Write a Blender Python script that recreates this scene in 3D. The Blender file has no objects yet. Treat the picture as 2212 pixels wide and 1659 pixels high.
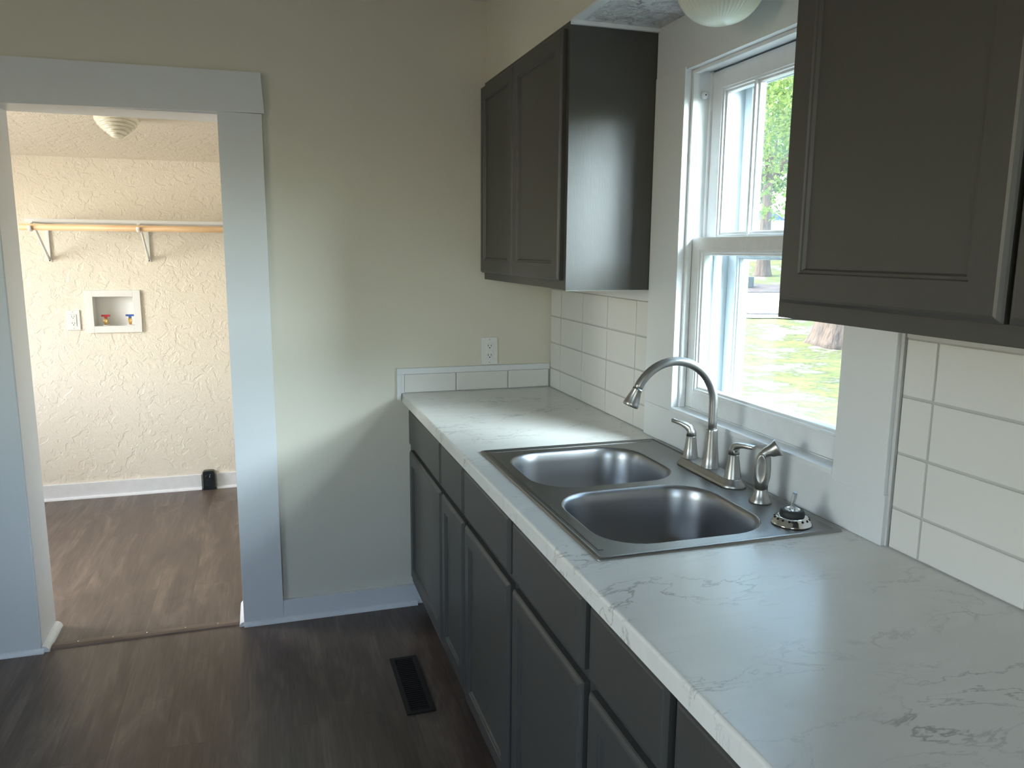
import bpy, bmesh, math, random
from mathutils import Vector, Matrix, noise
random.seed(7)
PI = math.pi
scene = bpy.context.scene
C = scene.collection

# ------------------------------------------------------------------ camera, world, lights, exposure
CX, CY, CZ = -1.17355, -3.11665, 1.48896
YAW, PITCH, ROLL, FPX = 0.30933, -0.16926, 0.00789, 1684.96
fw = Vector((math.sin(YAW)*math.cos(PITCH), math.cos(YAW)*math.cos(PITCH), math.sin(PITCH)))
rt0 = Vector((math.cos(YAW), -math.sin(YAW), 0)); up0 = rt0.cross(fw)
rt = rt0*math.cos(ROLL) + up0*math.sin(ROLL); up = -rt0*math.sin(ROLL) + up0*math.cos(ROLL)
cam = bpy.data.cameras.new('camera'); co = bpy.data.objects.new('camera', cam); C.objects.link(co)
cam.sensor_width = 36; cam.lens = FPX/2212*36; cam.clip_start = .02; cam.clip_end = 400
M = Matrix.Identity(4)
for i in range(3):
    M[i][0] = rt[i]; M[i][1] = up[i]; M[i][2] = -fw[i]; M[i][3] = (CX, CY, CZ)[i]
co.matrix_world = M
scene.camera = co

world = bpy.data.worlds.new('world'); scene.world = world; world.use_nodes = True
wn = world.node_tree.nodes; wl = world.node_tree.links
bg = wn['Background']
sky = wn.new('ShaderNodeTexSky'); sky.sky_type = 'NISHITA'; sky.sun_disc = False
sky.sun_elevation = math.radians(52); sky.sun_rotation = math.radians(300); sky.air_density = 1.3; sky.dust_density = 1.5
wl.new(sky.outputs[0], bg.inputs[0]); bg.inputs[1].default_value = 1.9

def sun(direction, energy, col, ang):
    l = bpy.data.lights.new('sun', 'SUN'); l.energy = energy; l.color = col; l.angle = math.radians(ang)
    o = bpy.data.objects.new('sun', l); C.objects.link(o)
    o.rotation_euler = Vector(direction).to_track_quat('-Z', 'Y').to_euler()
    o.location = (0, 0, 12)
def area(name, loc, direction, sx, sy, power, col, spread=180):
    l = bpy.data.lights.new(name, 'AREA'); l.shape = 'RECTANGLE'; l.size = sx; l.size_y = sy; l.energy = power; l.color = col; l.spread = math.radians(spread)
    o = bpy.data.objects.new(name, l); C.objects.link(o); o.location = loc
    o.rotation_euler = Vector(direction).to_track_quat('-Z', 'Y').to_euler()
    return o
sun((.50, -.30, -.85), 4.5, (1, .93, .80), 0.6)
# daylight at the sink and laundry windows; rear and side are added fill
area('daylight_sink_window', (1.9, -4.1, 3.0), (-1.9, 2.7, -1.5), 2.2, 1.8, 310, (.80, .90, 1.0), 70)
area('daylight_sky_above_window', (1.8, -1.0, 3.2), (-1, -.1, -.85), 1.8, 1.4, 30, (.92, .98, .94))
area('fill_rear_opening', (-1.9, -4.72, 1.55), (0, 1, .35), 1.0, 1.1, 1.4, (.86, .93, 1.0), 120)  # added fill from behind the camera, through an unseen opening
area('fill_side_opening', (-3.70, -2.3, 1.55), (1, .75, .35), 1.0, 1.1, 3.0, (1.0, .94, .80), 110)  # added warm fill from the left, unseen source
area('daylight_laundry_window', (-4.4, .85, 1.5), (1, .10, -.22), 1.3, 1.3, 66, (1.0, .95, .87), 120)
vs = scene.view_settings
vs.view_transform = 'Standard'; vs.look = 'None'; vs.gamma = 1; vs.use_curve_mapping = False; vs.exposure = 0.0

# ------------------------------------------------------------------ materials
MAT = {}
def nodes_of(m): return m.node_tree.nodes, m.node_tree.links
def mat(name, col, rough=.5, metal=0, bump=None, spec=.5, coat=0, colvar=None, **kw):
    """bump = (scale, strength, distance, stretch vector); colvar = (scale, other colour, stretch)"""
    m = bpy.data.materials.new(name); m.use_nodes = True; n, l = nodes_of(m)
    b = n['Principled BSDF']
    b.inputs['Base Color'].default_value = (*col, 1); b.inputs['Roughness'].default_value = rough
    b.inputs['Metallic'].default_value = metal; b.inputs['Specular IOR Level'].default_value = spec
    b.inputs['Coat Weight'].default_value = coat
    geo = n.new('ShaderNodeNewGeometry')
    def pos(st):
        mp = n.new('ShaderNodeMapping'); mp.inputs['Scale'].default_value = st
        l.new(geo.outputs['Position'], mp.inputs['Vector']); return mp.outputs[0]
    if bump:
        t = n.new('ShaderNodeTexNoise'); t.inputs['Scale'].default_value = bump[0]; t.inputs['Detail'].default_value = 5
        l.new(pos(bump[3] if len(bump) > 3 else (1, 1, 1)), t.inputs['Vector'])
        bu = n.new('ShaderNodeBump'); bu.inputs['Strength'].default_value = bump[1]; bu.inputs['Distance'].default_value = bump[2]
        l.new(t.outputs['Fac'], bu.inputs['Height']); l.new(bu.outputs[0], b.inputs['Normal'])
    if colvar:
        t = n.new('ShaderNodeTexNoise'); t.inputs['Scale'].default_value = colvar[0]; t.inputs['Detail'].default_value = 6
        l.new(pos(colvar[2] if len(colvar) > 2 else (1, 1, 1)), t.inputs['Vector'])
        r = n.new('ShaderNodeValToRGB'); r.color_ramp.elements[0].position = .35; r.color_ramp.elements[1].position = .68
        r.color_ramp.elements[0].color = (*col, 1); r.color_ramp.elements[1].color = (*colvar[1], 1)
        l.new(t.outputs['Fac'], r.inputs[0]); l.new(r.outputs[0], b.inputs['Base Color'])
    MAT[name] = m
    return m
mat('wall_paint', (.71, .675, .575), .62, bump=(160, .12, .002))
mat('white_paint', (.74, .76, .77), .38, bump=(60, .15, .002))
mat('white_wall', (.73, .73, .70), .45, bump=(90, .12, .002))
mat('old_white_paint', (.80, .82, .83), .35, bump=(45, .5, .003), colvar=(30, (.76, .78, .79)))
mat('storm_paint', (.36, .40, .43), .5, bump=(40, .4, .003), colvar=(35, (.46, .50, .52), (1, 1, .15)))
mat('white_plastic', (.80, .80, .78), .3)
mat('cabinet_paint', (.060, .0575, .052), .43, spec=.6, bump=(70, .16, .0012, (5, 5, .35)))
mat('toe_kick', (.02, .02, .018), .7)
mat('black_plastic', (.006, .007, .007), .22)
mat('black_metal', (.006, .006, .006), .6)
mat('rubber', (.02, .022, .023), .55)
mat('dark_hole', (.004, .004, .004), .8)
mat('steel', (.37, .37, .375), .33, 1, bump=(300, .06, .0005, (1, 12, 1)))
mat('steel_deck', (.29, .29, .28), .42, 1, bump=(300, .06, .0005, (1, 14, 1)))
mat('nickel', (.42, .41, .395), .36, 1, bump=(500, .04, .0004, (1, 1, .1)))
mat('chrome', (.80, .80, .80), .10, 1)
mat('brass', (.75, .50, .18), .25, 1)
mat('red_plastic', (.55, .04, .05), .4)
mat('blue_plastic', (.04, .10, .32), .4)
mat('pine_rod', (.62, .42, .24), .5, colvar=(40, (.50, .32, .16), (.12, 1, 1)))
mat('wood_strip', (.20, .145, .11), .5, colvar=(50, (.13, .095, .075), (.15, 1, 1)))
mat('grout', (.50, .50, .49), .8)
mat('caulk', (.60, .60, .59), .6, bump=(120, .5, .003))
mat('tile', (.74, .73, .70), .10, bump=(14, .10, .004))
mat('siding', (.75, .76, .78), .6)
mat('bark', (.17, .115, .09), .9, bump=(9, 1.0, .06, (1.6, 1.6, .3)), colvar=(6, (.085, .065, .06), (1.6, 1.6, .35)))
mat('rock', (.13, .085, .07), .9, bump=(5, .9, .05), colvar=(3, (.07, .06, .055)))
mat('concrete', (.62, .61, .58), .85, colvar=(1.5, (.52, .51, .49)))
mat('car_paint', (.62, .64, .66), .25)
mat('car_glass', (.06, .12, .24), .12)  # blue base colour stands for the reflection in the windscreen
mat('tyre', (.03, .03, .03), .8)
mat('green_bin', (.08, .09, .09), .5)

def leaf_mat(name, c1, c2):
    m = mat(name, c1, .5, colvar=(9, c2)); n, l = nodes_of(m); b = n['Principled BSDF']
    tr = n.new('ShaderNodeBsdfTranslucent'); mx = n.new('ShaderNodeMixShader'); mx.inputs[0].default_value = .45
    src = b.inputs['Base Color'].links[0].from_socket; l.new(src, tr.inputs[0])
    l.new(b.outputs[0], mx.inputs[1]); l.new(tr.outputs[0], mx.inputs[2]); l.new(mx.outputs[0], n['Material Output'].inputs[0])
leaf_mat('leaf', (.10, .20, .06), (.42, .48, .14))
leaf_mat('leaf_far', (.08, .15, .07), (.18, .26, .09))

def glass_mat():
    m = bpy.data.materials.new('window_glass'); m.use_nodes = True; n, l = nodes_of(m); n.remove(n['Principled BSDF'])
    t = n.new('ShaderNodeBsdfTransparent'); t.inputs[0].default_value = (.96, .98, .97, 1)
    g = n.new('ShaderNodeBsdfGlossy'); g.inputs['Roughness'].default_value = .02
    lw = n.new('ShaderNodeLayerWeight'); lw.inputs[0].default_value = .5
    pw = n.new('ShaderNodeMath'); pw.operation = 'POWER'; pw.inputs[1].default_value = 5; l.new(lw.outputs['Facing'], pw.inputs[0])
    f = n.new('ShaderNodeMath'); f.operation = 'MULTIPLY_ADD'; f.inputs[1].default_value = .45; f.inputs[2].default_value = .02; l.new(pw.outputs[0], f.inputs[0])
    mx = n.new('ShaderNodeMixShader')
    l.new(f.outputs[0], mx.inputs[0]); l.new(t.outputs[0], mx.inputs[1]); l.new(g.outputs[0], mx.inputs[2])
    l.new(mx.outputs[0], n['Material Output'].inputs[0]); MAT['window_glass'] = m
glass_mat()
def clear_mat():
    m = mat('clear_plastic', (.75, .78, .78), .08); b = m.node_tree.nodes['Principled BSDF']
    b.inputs['Transmission Weight'].default_value = .85; b.inputs['IOR'].default_value = 1.45
clear_mat()
def milk(name, col):
    m = mat(name, col, .18); b = m.node_tree.nodes['Principled BSDF']
    b.inputs['Transmission Weight'].default_value = .06
    b.inputs['Subsurface Weight'].default_value = .4; b.inputs['Subsurface Radius'].default_value = (.02, .02, .02)
milk('ribbed_glass', (.86, .88, .76)); milk('opal_glass', (.92, .88, .74))

def plaster(name, col, scale, dist, strength=1.0):
    """skip-trowel plaster: flattened blobs with raised irregular edges"""
    m = mat(name, col, .55); n, l = nodes_of(m); b = n['Principled BSDF']
    geo = n.new('ShaderNodeNewGeometry')
    w = n.new('ShaderNodeTexNoise'); w.inputs['Scale'].default_value = scale*.6; w.inputs['Detail'].default_value = 2
    mixv = n.new('ShaderNodeVectorMath'); mixv.operation = 'MULTIPLY_ADD'; mixv.inputs[1].default_value = (.09, .09, .09)
    l.new(geo.outputs['Position'], w.inputs['Vector']); l.new(w.outputs['Color'], mixv.inputs[0]); l.new(geo.outputs['Position'], mixv.inputs[2])
    t = n.new('ShaderNodeTexNoise'); t.inputs['Scale'].default_value = scale; t.inputs['Detail'].default_value = 4; t.inputs['Roughness'].default_value = .55
    l.new(mixv.outputs[0], t.inputs['Vector'])
    r = n.new('ShaderNodeValToRGB'); e = r.color_ramp.elements
    e[0].position = .40; e[0].color = (0, 0, 0, 1); e[1].position = .475; e[1].color = (.75, .75, .75, 1)
    for p, v in ((.50, 1.0), (.54, .72), (.60, .70), (.625, 1.0), (.66, .65)):
        q = e.new(p); q.color = (v, v, v, 1)
    l.new(t.outputs['Fac'], r.inputs[0])
    f = n.new('ShaderNodeTexNoise'); f.inputs['Scale'].default_value = 60; f.inputs['Detail'].default_value = 3
    ad = n.new('ShaderNodeMath'); ad.operation = 'MULTIPLY_ADD'; ad.inputs[1].default_value = .22
    l.new(f.outputs['Fac'], ad.inputs[0]); l.new(r.outputs[0], ad.inputs[2])
    bu = n.new('ShaderNodeBump'); bu.inputs['Strength'].default_value = strength; bu.inputs['Distance'].default_value = dist
    l.new(ad.outputs[0], bu.inputs['Height']); l.new(bu.outputs[0], b.inputs['Normal'])
plaster('laundry_plaster', (.82, .755, .64), 19, .0030, .65)
plaster('soffit_plaster', (.76, .77, .78), 15, .013)

def marble():
    m = mat('marble_laminate', (.78, .79, .78), .24); n, l = nodes_of(m); b = n['Principled BSDF']
    geo = n.new('ShaderNodeNewGeometry')
    mp = n.new('ShaderNodeMapping'); mp.inputs['Rotation'].default_value = (0, 0, .35); mp.inputs['Scale'].default_value = (2.3, 5.5, 3)
    l.new(geo.outputs['Position'], mp.inputs[0])
    def vein(scale, lo, hi, seedv):
        t = n.new('ShaderNodeTexNoise'); t.noise_dimensions = '4D'; t.inputs['W'].default_value = seedv
        t.inputs['Scale'].default_value = scale; t.inputs['Detail'].default_value = 8; t.inputs['Roughness'].default_value = .62
        t.inputs['Distortion'].default_value = .9
        l.new(mp.outputs[0], t.inputs['Vector'])
        s = n.new('ShaderNodeMath'); s.operation = 'SUBTRACT'; s.inputs[1].default_value = .5; l.new(t.outputs['Fac'], s.inputs[0])
        a = n.new('ShaderNodeMath'); a.operation = 'ABSOLUTE'; l.new(s.outputs[0], a.inputs[0])
        r = n.new('ShaderNodeValToRGB'); r.color_ramp.elements[0].position = lo; r.color_ramp.elements[0].color = (1, 1, 1, 1)
        r.color_ramp.elements[1].position = hi; r.color_ramp.elements[1].color = (0, 0, 0, 1)
        l.new(a.outputs[0], r.inputs[0]); return r.outputs[0]
    v1 = vein(2.2, .001, .016, 1.0)
    mk = n.new('ShaderNodeTexNoise'); mk.inputs['Scale'].default_value = 1.6; mk.inputs['Detail'].default_value = 3
    l.new(mp.outputs[0], mk.inputs['Vector'])
    mr = n.new('ShaderNodeValToRGB'); mr.color_ramp.elements[0].position = .43; mr.color_ramp.elements[1].position = .64
    l.new(mk.outputs['Fac'], mr.inputs[0])
    mm = n.new('ShaderNodeMath'); mm.operation = 'MULTIPLY'; l.new(v1, mm.inputs[0]); l.new(mr.outputs[0], mm.inputs[1])
    v2 = vein(1.1, .0, .16, 5.0)
    sc = n.new('ShaderNodeMath'); sc.operation = 'MULTIPLY_ADD'; sc.inputs[1].default_value = .10; l.new(v2, sc.inputs[0])
    s3 = n.new('ShaderNodeMath'); s3.operation = 'MULTIPLY'; s3.inputs[1].default_value = .75; l.new(mm.outputs[0], s3.inputs[0]); l.new(s3.outputs[0], sc.inputs[2])
    mx = n.new('ShaderNodeMix'); mx.data_type = 'RGBA'; mx.inputs['A'].default_value = (.80, .79, .745, 1); mx.inputs['B'].default_value = (.34, .33, .31, 1)
    l.new(sc.outputs[0], mx.inputs['Factor']); l.new(mx.outputs['Result'], b.inputs['Base Color'])
marble()

def planks():
    m = mat('vinyl_plank', (.1, .08, .07), .36); n, l = nodes_of(m); b = n['Principled BSDF']
    geo = n.new('ShaderNodeNewGeometry')
    mp = n.new('ShaderNodeMapping'); mp.inputs['Rotation'].default_value = (0, 0, PI/2); l.new(geo.outputs['Position'], mp.inputs[0])
    br = n.new('ShaderNodeTexBrick'); br.inputs['Scale'].default_value = 1; br.inputs['Brick Width'].default_value = 1.22
    br.inputs['Row Height'].default_value = .152; br.inputs['Mortar Size'].default_value = .0006; br.offset = .37
    br.inputs['Color1'].default_value = (0, 0, 0, 1); br.inputs['Color2'].default_value = (1, 1, 1, 1); br.inputs['Mortar'].default_value = (.3, .3, .3, 1)
    l.new(mp.outputs[0], br.inputs['Vector'])
    # offset the grain by plank
    cmb = n.new('ShaderNodeVectorMath'); cmb.operation = 'MULTIPLY_ADD'; cmb.inputs[1].default_value = (7, 7, 7)
    st = n.new('ShaderNodeMapping'); st.inputs['Scale'].default_value = (9, 1.7, 1); l.new(geo.outputs['Position'], st.inputs[0])
    l.new(br.outputs['Color'], cmb.inputs[0]); l.new(st.outputs[0], cmb.inputs[2])
    t = n.new('ShaderNodeTexNoise'); t.inputs['Scale'].default_value = 1.0; t.inputs['Detail'].default_value = 7; t.inputs['Roughness'].default_value = .62; t.inputs['Distortion'].default_value = 1.1
    l.new(cmb.outputs[0], t.inputs['Vector'])
    r = n.new('ShaderNodeValToRGB'); e = r.color_ramp.elements
    e[0].position = .30; e[0].color = (.068, .048, .038, 1); e[1].position = .72; e[1].color = (.175, .136, .106, 1)
    q = e.new(.5); q.color = (.100, .073, .058, 1)
    l.new(t.outputs['Fac'], r.inputs[0])
    f = n.new('ShaderNodeTexNoise'); f.inputs['Scale'].default_value = 6; f.inputs['Detail'].default_value = 6
    st2 = n.new('ShaderNodeMapping'); st2.inputs['Scale'].default_value = (16, .9, 1); l.new(geo.outputs['Position'], st2.inputs[0]); l.new(st2.outputs[0], f.inputs['Vector'])
    hsv = n.new('ShaderNodeHueSaturation'); l.new(r.outputs[0], hsv.inputs['Color'])
    mr = n.new('ShaderNodeMapRange'); mr.inputs['To Min'].default_value = .55; mr.inputs['To Max'].default_value = 1.4; l.new(f.outputs['Fac'], mr.inputs[0]); l.new(mr.outputs[0], hsv.inputs['Value'])
    mx = n.new('ShaderNodeMix'); mx.data_type = 'RGBA'; mx.inputs['B'].default_value = (.06, .045, .036, 1)
    l.new(br.outputs['Fac'], mx.inputs['Factor']); l.new(hsv.outputs[0], mx.inputs['A']); l.new(mx.outputs['Result'], b.inputs['Base Color'])
    bu = n.new('ShaderNodeBump'); bu.inputs['Strength'].default_value = .25; bu.inputs['Distance'].default_value = .001; l.new(f.outputs['Fac'], bu.inputs['Height']); l.new(bu.outputs[0], b.inputs['Normal'])
planks()

def grass():
    m = mat('lawn', (.1, .15, .05), .95, spec=.1); n, l = nodes_of(m); b = n['Principled BSDF']
    geo = n.new('ShaderNodeNewGeometry')
    t = n.new('ShaderNodeTexNoise'); t.inputs['Scale'].default_value = .8; t.inputs['Detail'].default_value = 9; t.inputs['Roughness'].default_value = .68
    l.new(geo.outputs['Position'], t.inputs['Vector'])
    r = n.new('ShaderNodeValToRGB'); e = r.color_ramp.elements
    e[0].position = .34; e[0].color = (.27, .23, .20, 1); e[1].position = .70; e[1].color = (.28, .27, .09, 1)
    for p, c in ((.44, (.22, .19, .15)), (.50, (.12, .125, .06)), (.58, (.19, .20, .07))):
        q = e.new(p); q.color = (*c, 1)
    l.new(t.outputs['Fac'], r.inputs[0])
    f = n.new('ShaderNodeTexNoise'); f.inputs['Scale'].default_value = 14; f.inputs['Detail'].default_value = 5; l.new(geo.outputs['Position'], f.inputs['Vector'])
    mr = n.new('ShaderNodeMapRange'); mr.inputs['From Min'].default_value = .3; mr.inputs['From Max'].default_value = .7; mr.inputs['To Min'].default_value = .7; mr.inputs['To Max'].default_value = 1.25
    l.new(f.outputs['Fac'], mr.inputs[0])
    hsv = n.new('ShaderNodeHueSaturation'); l.new(r.outputs[0], hsv.inputs['Color']); l.new(mr.outputs[0], hsv.inputs['Value']); l.new(hsv.outputs[0], b.inputs['Base Color'])
grass()

# ------------------------------------------------------------------ mesh helpers
def tag(o, label=None, cat=None, group=None, kind=None):
    if label: o['label'] = label
    if cat: o['category'] = cat
    if group: o['group'] = group
    if kind: o['kind'] = kind
    return o
def empty(name, loc, label=None, cat=None, group=None, kind=None):
    o = bpy.data.objects.new(name, None); C.objects.link(o); o.location = loc; o.empty_display_size = .05
    return tag(o, label, cat, group, kind)

class MB:
    def __init__(s): s.bm = bmesh.new(); s.sm = []
    def verts(s, pts): return [s.bm.verts.new(p) for p in pts]
    def face(s, vs, mi=0, smooth=False):
        try: f = s.bm.faces.new(vs)
        except ValueError: return None
        f.material_index = mi; f.smooth = smooth; return f
    def box(s, x0, x1, y0, y1, z0, z1, mi=0, bev=0):
        x0, x1 = min(x0, x1), max(x0, x1); y0, y1 = min(y0, y1), max(y0, y1); z0, z1 = min(z0, z1), max(z0, z1)
        v = s.verts([(x0,y0,z0),(x1,y0,z0),(x1,y1,z0),(x0,y1,z0),(x0,y0,z1),(x1,y0,z1),(x1,y1,z1),(x0,y1,z1)])
        fs = [s.face([v[i] for i in q], mi) for q in ((0,3,2,1),(4,5,6,7),(0,1,5,4),(1,2,6,5),(2,3,7,6),(3,0,4,7))]
        if bev:
            es = list({e for f in fs for e in f.edges})
            r = bmesh.ops.bevel(s.bm, geom=es, offset=bev, segments=2, affect='EDGES', profile=.6)
            for f in r['faces']: f.material_index = mi
        return s
    def loft(s, rings, mi=0, smooth=True, cap0=True, cap1=True, closed=True):
        R = [s.verts(r) for r in rings]; n = len(R[0])
        for a, b in zip(R, R[1:]):
            for i in range(n if closed else n-1):
                s.face([a[i], a[(i+1) % n], b[(i+1) % n], b[i]], mi, smooth)
        if cap0: s.face(R[0][::-1], mi)
        if cap1: s.face(R[-1], mi)
        return s
    def ring(s, c, ax, r, n=24, ry=None, ph=0):
        ax = Vector(ax).normalized(); t = Vector((1, 0, 0)) if abs(ax.x) < .8 else Vector((0, 1, 0))
        u = (t - ax*t.dot(ax)).normalized(); w = ax.cross(u); c = Vector(c); ry = r if ry is None else ry
        return [c + u*r*math.cos(2*PI*i/n+ph) + w*ry*math.sin(2*PI*i/n+ph) for i in range(n)]
    def lathe(s, base, ax, prof, n=32, mi=0, smooth=True, cap0=True, cap1=True):
        """prof = list of (distance along ax, radius)"""
        a = Vector(ax).normalized(); b = Vector(base)
        return s.loft([s.ring(b + a*h, a, max(r, 1e-5), n) for h, r in prof], mi, smooth, cap0, cap1)
    def tube(s, pts, rad, n=14, mi=0, smooth=True):
        pts = [Vector(p) for p in pts]; rings = []; u = None
        for i, p in enumerate(pts):
            d = (pts[min(i+1, len(pts)-1)] - pts[max(i-1, 0)]).normalized()
            if u is None:
                t = Vector((0, 1, 0)) if abs(d.y) < .8 else Vector((1, 0, 0)); u = (t - d*t.dot(d)).normalized()
            else: u = (u - d*u.dot(d)).normalized()
            w = d.cross(u); r = rad[i] if isinstance(rad, (list, tuple)) else rad
            ru, rw = r if isinstance(r, tuple) else (r, r)
            rings.append([p + u*ru*math.cos(2*PI*k/n) + w*rw*math.sin(2*PI*k/n) for k in range(n)])
        return s.loft(rings, mi, smooth)
    def prism(s, poly, p0, p1, mi=0, smooth=False):
        """poly: 3D points at p0; extruded by p1 - p0"""
        d = Vector(p1) - Vector(p0)
        return s.loft([[Vector(p) for p in poly], [Vector(p) + d for p in poly]], mi, smooth)
    def build(s, name, m, parent=None, kind=None, label=None, flat=True):
        bm = s.bm
        bmesh.ops.recalc_face_normals(bm, faces=bm.faces)
        off = Vector((0, 0, 0)); q = parent
        while q is not None: off += q.location; q = q.parent
        if parent is None: pass
        me = bpy.data.meshes.new(name)
        if parent is not None: bmesh.ops.translate(bm, verts=bm.verts, vec=-off)
        bm.to_mesh(me); bm.free()
        for k in (m if isinstance(m, (list, tuple)) else [m]): me.materials.append(MAT[k])
        o = bpy.data.objects.new(name, me); C.objects.link(o)
        if parent is not None: o.parent = parent
        if kind: o['kind'] = kind
        if label: o['label'] = label
        return o
def rebase(o, loc):
    """give a top-level mesh its origin at its base"""
    o.data.transform(Matrix.Translation(-Vector(loc))); o.location = loc; return o
def nudge_base(o):
    vs = [v.co for v in o.data.vertices]
    c = Vector((sum(v.x for v in vs)/len(vs), sum(v.y for v in vs)/len(vs), min(v.z for v in vs)))
    return rebase(o, c)

def quarter(x, y, r, sx, sy, n=5):
    """quarter-round section in the plane across a moulding: list of (u, z)"""
    return [(0, 0)] + [(r*math.cos(a), r*math.sin(a)) for a in [PI/2*i/n for i in range(n+1)]]

# ------------------------------------------------------------------ room shell
H = 2.44; SOF = 2.14; XL = -3.6; YF = -4.6; LY0 = .18; LY1 = 1.97
WY0, WY1, WZ0, WZ1 = -1.78, -1.08, 1.03, 1.99        # sink window opening
DX0, DX1, DZ = -2.012, -1.30, 1.965                  # doorway opening
MB().box(XL, 0, YF, .0, -.06, 0).build('floor', 'vinyl_plank', kind='structure')
MB().box(-3.5, 0, .0, LY1, -.06, -.0).build('floor', 'vinyl_plank', kind='structure')
MB().box(XL, 0, YF, .0, H, H+.06).build('ceiling', 'white_wall', kind='structure')
# back wall with the doorway
b = MB(); b.box(XL, DX0-.012, 0, LY0, 0, H); b.box(DX1+.012, 0, 0, LY0, 0, H); b.box(DX0-.012, DX1+.012, 0, LY0, DZ+.012, H)
b.build('wall_back', 'wall_paint', kind='structure')
# window wall
b = MB(); T = .20
b.box(0, T, YF, WY0-.02, -.3, H+.3); b.box(0, T, WY1+.02, 2.2, -.3, H+.3); b.box(0, T, WY0-.02, WY1+.02, -.3, WZ0-.03); b.box(0, T, WY0-.02, WY1+.02, WZ1+.02, H+.3)
b.build('wall_right', 'white_wall', kind='structure')
# front wall (behind the camera) and left wall, unseen openings added for the fill
b = MB(); b.box(XL, -2.4, YF-.15, YF, 0, H); b.box(-1.4, 0, YF-.15, YF, 0, H); b.box(-2.4, -1.4, YF-.15, YF, 0, 1.0); b.box(-2.4, -1.4, YF-.15, YF, 2.1, H)
b.build('wall_front', 'wall_paint', kind='structure')
b = MB(); b.box(XL-.15, XL, YF, -2.8, 0, H); b.box(XL-.15, XL, -1.8, 0, 0, H); b.box(XL-.15, XL, -2.8, -1.8, 0, 1.0); b.box(XL-.15, XL, -2.8, -1.8, 2.1, H)
b.build('wall_left', 'wall_paint', kind='structure')
# laundry walls
b = MB(); b.box(-3.5, -2.118, LY1, LY1+.12, 0, 2.6); b.box(-1.900, 0, LY1, LY1+.12, 0, 2.6); b.box(-2.118, -1.900, LY1, LY1+.12, 0, 1.032); b.box(-2.118, -1.900, LY1, LY1+.12, 1.208, 2.6)
b.build('wall_laundry_back', 'laundry_plaster', kind='structure')
b = MB(); b.box(-3.62, -3.5, LY0, .45, 0, 2.6); b.box(-3.62, -3.5, 1.45, LY1, 0, 2.6); b.box(-3.62, -3.5, .45, 1.45, 0, .8); b.box(-3.62, -3.5, .45, 1.45, 1.9, 2.6)
b.build('wall_laundry_left', 'laundry_plaster', kind='structure')
LCS = .18
def lcz(y): return 1.99 + LCS*(LY1-y)
b = MB(); b.prism([(-3.5, LY0, lcz(LY0)), (-3.5, LY1, lcz(LY1)), (-3.5, LY1, 2.6), (-3.5, LY0, 2.6)], (-3.5, 0, 0), (0, 0, 0))
b.build('ceiling_laundry', 'laundry_plaster', kind='structure')
# soffit over the wall cabinets: painted face, plastered underside
b = MB(); b.box(-.295, 0, YF, 0, SOF, H); s = b.build('wall_soffit', ['wall_paint', 'soffit_plaster'], kind='structure')
for f in s.data.polygons:
    if f.normal.z < -.5: f.material_index = 1
b = MB(); b.box(-.298, -.268, -1.94, -.918, SOF-.0015, SOF+.004, bev=.001); b.box(-.30, -.004, -.918, -.906, SOF-.012, SOF+.0, bev=.002)
b.build('trim_1', 'old_white_paint', kind='structure')

# exterior ledge roofline kept away from view: none
# ------------------------------------------------------------------ doorway trim
d = empty('door_1', (-1.64, 0, 0), kind='structure')
MB().box(DX1, -1.147, -.02, 0, 0, 1.972, bev=.0015).build('side_casing', 'white_paint', d)
MB().box(-2.168, -2.016, -.02, 0, 0, 1.955, bev=.0015).build('side_casing', 'white_paint', d)
b = MB(); b.prism([(-2.162, -.022, 1.957), (-1.138, -.022, 1.974), (-1.146, -.022, 2.114), (-2.162, -.022, 2.108)], (0, 0, 0), (0, .022, 0)); b.build('head_casing', 'white_paint', d)
MB().box(DX0-.012, DX0, -.012, LY0+.01, 0, DZ+.012).build('jamb', 'white_paint', d)
MB().box(DX1, DX1+.012, -.0, LY0+.01, 0, DZ+.012).build('jamb', 'white_paint', d)
MB().box(DX0, DX1, -.0, LY0+.01, DZ, DZ+.012).build('header', 'white_paint', d)
def shoe_y(b, x, y0, y1, side, r=.020):
    prof = quarter(0, 0, r, 1, 1); b.prism([(x+side*u, y0, z) for u, z in prof], (0, y0, 0), (0, y1, 0), smooth=False)
def shoe_x(b, y, x0, x1, side, r=.020):
    prof = quarter(0, 0, r, 1, 1); b.prism([(x0, y+side*u, z) for u, z in prof], (x0, 0, 0), (x1, 0, 0), smooth=False)
b = MB(); shoe_y(b, DX0, -.022, LY0+.01, 1, .024); b.build('shoe_moulding', 'old_white_paint', d)
b = MB(); shoe_y(b, DX1, -.022, LY0+.01, -1, .018); b.build('shoe_moulding', 'old_white_paint', d)
# baseboards
bb = MB().box(-1.147, -.54, -.019, 0, 0, .087, bev=.002); o = bb.build('baseboard_back', 'white_paint', kind='structure')
b = MB(); shoe_x(b, -.019, -1.30, -.60, -1, .016); b.build('shoe_moulding', 'old_white_paint', o)
b = MB(); b.box(XL, -2.168, -.019, 0, 0, .087, bev=.002); o = b.build('baseboard_back', 'white_paint', kind='structure')
b = MB(); shoe_x(b, -.019, XL, -2.005, -1, .016); b.build('shoe_moulding', 'old_white_paint', o)
b = MB(); b.box(-3.5, -1.585, LY1-.012, LY1, 0, .095, bev=.002); b.box(-1.497, -.0, LY1-.012, LY1, 0, .095, bev=.002); o = b.build('baseboard_laundry', 'old_white_paint', kind='structure')
b = MB(); shoe_x(b, LY1-.012, -3.5, -1.585, -1, .015); shoe_x(b, LY1-.012, -1.497, 0, -1, .015); b.build('shoe_moulding', 'old_white_paint', o)
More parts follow.
